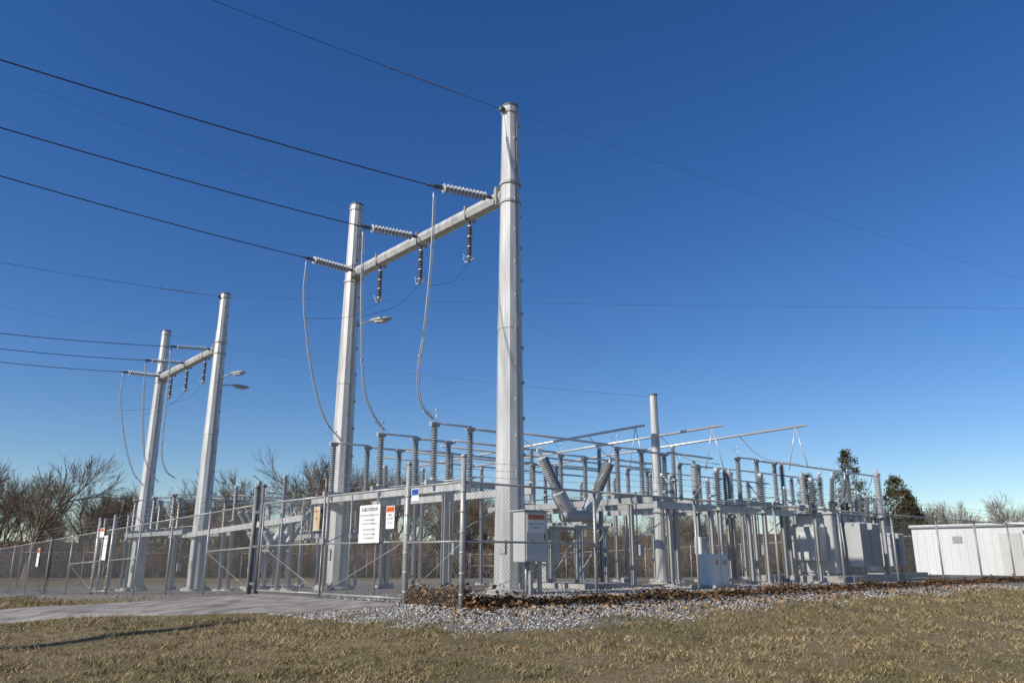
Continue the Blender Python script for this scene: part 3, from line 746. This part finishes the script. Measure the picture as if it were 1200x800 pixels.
# ------------------------------------------------------------ vegetation
def grow(mb,p,d,L,r,depth,spread,rmin):
    segs=3; q=V(p)
    pts=[q.copy()]
    for i in range(segs):
        d=(d+V((random.gauss(0,.13),random.gauss(0,.13),random.gauss(.03,.08)))).normalized()
        q=q+d*L/segs; pts.append(q.copy())
    mb.path(pts,r,4 if r>.03 else 3,max(rmin,r*.62))
    if depth==0: return
    nch=random.choice((3,3,4,5)) if depth>1 else 4
    for k in range(nch):
        t=random.uniform(.35,1.) ; t=1. if k==0 else t
        i=min(int(t*segs),segs-1); f=t*segs-i; b=pts[i].lerp(pts[i+1],f)
        u,w=frame(d); a=random.random()*6.283; an=random.uniform(.3,.75)*spread*(.5 if k==0 else 1)
        nd=(d*math.cos(an)+(u*math.cos(a)+w*math.sin(a))*math.sin(an)+V((0,0,.08))).normalized()
        grow(mb,b,nd,L*random.uniform(.6,.85),max(rmin,r*random.uniform(.45,.62)),depth-1,spread,rmin)
def tree_mesh(i,H,depth=5,spread=1.,rmin=.009):
    mb=MB(); grow(mb,V((0,0,-.2)),V((random.gauss(0,.05),random.gauss(0,.05),1)).normalized(),H*.30,H*.018,depth,spread,rmin)
    me=bpy.data.meshes.new('bare_tree_mesh_%d'%i); me.from_pydata([tuple(v) for v in mb.v],[],mb.f); me.materials.append(BARK); me.update(); return me
TM=[tree_mesh(i,8,5,.85+.1*i,.009) for i in range(5)]
TH=[max(v.co.z for v in m.vertices) for m in TM]
def shrub_mesh(i):
    mb=MB()
    for k in range(40):
        p=V((random.gauss(0,.9),random.gauss(0,.9),-.1)); d=V((random.gauss(0,.3),random.gauss(0,.3),1)).normalized()
        grow(mb,p,d,random.uniform(.7,1.3),.022,2,1.3,.015)
    me=bpy.data.meshes.new('shrub_mesh_%d'%i); me.from_pydata([tuple(v) for v in mb.v],[],mb.f); me.materials.append(BARK2); me.update(); return me
SM=[shrub_mesh(i) for i in range(3)]
def inst(me,name,x,y,s,parent,sz=None):
    o=bpy.data.objects.new(name,me); sc.collection.objects.link(o); o.location=(x,y,g(x,y)); o.rotation_euler=(0,0,random.random()*6.28)
    o.scale=(s,s,sz or s); o.parent=parent
tl=root('bare_tree_line')
def topscale(t):   # canopy height in metres at about 80 m, by bearing x/y
    pts=[(-1.2,11),(-.66,10.5),(-.58,9.5),(-.5,8.5),(-.35,10),(-.22,12),(-.1,9.5),(0,7.5),(.3,6),(.42,6),(.5,6.3),(.58,6.8),(.7,7.3),(.8,7.5),(1.2,8)]
    for (a,b),(c,d) in zip(pts,pts[1:]):
        if a<=t<=c: return b+(d-b)*(t-a)/(c-a)
    return 7
for k in range(250):
    t=random.uniform(-1.0,1.0); y=random.uniform(76,112); h=topscale(t)*(y/85)*random.uniform(.6,1.1)
    j=random.randrange(5); inst(TM[j],'tree_%d'%k,t*y,y,h/TH[j],tl)
sl=root('shrub_thicket')
for k in range(640):
    t=random.uniform(-1.0,1.0); y=random.uniform(74,104); inst(random.choice(SM),'shrub_%d'%k,t*y,y,random.uniform(1.1,1.7),sl,random.uniform(.9,1.5))
for x,y,h in((-41,68,11),(-36,60,8),(-47,72,10),(-44,60,8.5),(50,74,8.5)):
    r_=root('bare_tree'); me=tree_mesh(9,h,5,.9,.011); hh=max(v.co.z for v in me.vertices); inst(me,'trunk_and_branches',x,y,h/hh,r_)

NEED=islmat('cedar_foliage',[(0,(.03,.035,.015)),(.5,(.07,.068,.03)),(.85,(.13,.10,.045)),(1,(.19,.12,.06))],.85)
def cedar(x,y,H,W):
    r_=root('cedar_tree'); z=g(x,y); mb=MB(); mb.tube((x,y,z-.2),(x,y,z+H*.96),.16,.02,8)
    cl=[]
    for k in range(150):
        h=random.uniform(.08,.97); rad=W*(1-h)**.65*random.uniform(.3,1.15); a=random.random()*6.283
        c=V((x+rad*math.cos(a),y+rad*math.sin(a),z+H*h)); cl.append((c,.18+.34*(1-h)))
        if k%2==0: mb.tube((x,y,z+H*h-.25*rad),c,.03,.01,4,caps=False)
    mb.obj('trunk_and_limbs',BARK,r_)
    n=60; cc=np.repeat(np.array([tuple(c) for c,_ in cl]),n,0); ss=np.repeat(np.array([s for _,s in cl]),n)
    m=len(cc); cc=cc+rng.normal(0,.6,(m,3))*ss[:,None]*np.array([1,1,1.1]); d=rng.normal(0,1,(m,3))+np.array([0,0,.8]); d/=np.linalg.norm(d,axis=1)[:,None]
    e=rng.normal(0,1,(m,3)); L=rng.uniform(.07,.17,m)[:,None]
    v=np.stack([cc-e*L*.25,cc+e*L*.25,cc+d*L],1); np_mesh('foliage',v.reshape(-1,3),np.arange(m*3).reshape(-1,3),NEED,r_)
cedar(26.6,62,9.6,2.8); cedar(30.6,63,7.6,2.3); cedar(24.0,64,8.0,2.3); cedar(32.6,65,6.6,1.9)

# ------------------------------------------------------------ light, sky, camera
az=V((-.86,-.51,0)).normalized()
el=math.radians(31); sd=V((az.x*math.cos(el),az.y*math.cos(el),math.sin(el)))
L=bpy.data.lights.new('sun','SUN'); L.energy=5.0; L.angle=math.radians(.5); L.color=(1,.94,.84)
lo=bpy.data.objects.new('sun',L); sc.collection.objects.link(lo); lo.rotation_euler=sd.to_track_quat('Z','Y').to_euler(); lo.location=(0,-20,40)
w=bpy.data.worlds.new('World'); sc.world=w; w.use_nodes=True; nt=w.node_tree; bg=nt.nodes['Background']
sky=nt.nodes.new('ShaderNodeTexSky'); sky.sky_type='NISHITA'; sky.sun_disc=False; sky.sun_elevation=el; sky.sun_rotation=math.atan2(az.x,az.y)
sky.altitude=200; sky.air_density=1.0; sky.dust_density=.1; sky.ozone_density=3.5
hs=nt.nodes.new('ShaderNodeHueSaturation'); hs.inputs['Hue'].default_value=.512; hs.inputs['Saturation'].default_value=1.27; hs.inputs['Value'].default_value=1.0
nt.links.new(sky.outputs[0],hs.inputs['Color']); nt.links.new(hs.outputs[0],bg.inputs['Color']); bg.inputs['Strength'].default_value=.115
cam=bpy.data.cameras.new('camera'); co=bpy.data.objects.new('camera',cam); sc.collection.objects.link(co); sc.camera=co
cam.sensor_width=36; cam.lens=27.3; cam.clip_end=3000; co.location=(0,0,.8); co.rotation_euler=(math.radians(90+15.6),0,0)
sc.view_settings.view_transform='Standard'; sc.view_settings.look='None'; sc.view_settings.exposure=0
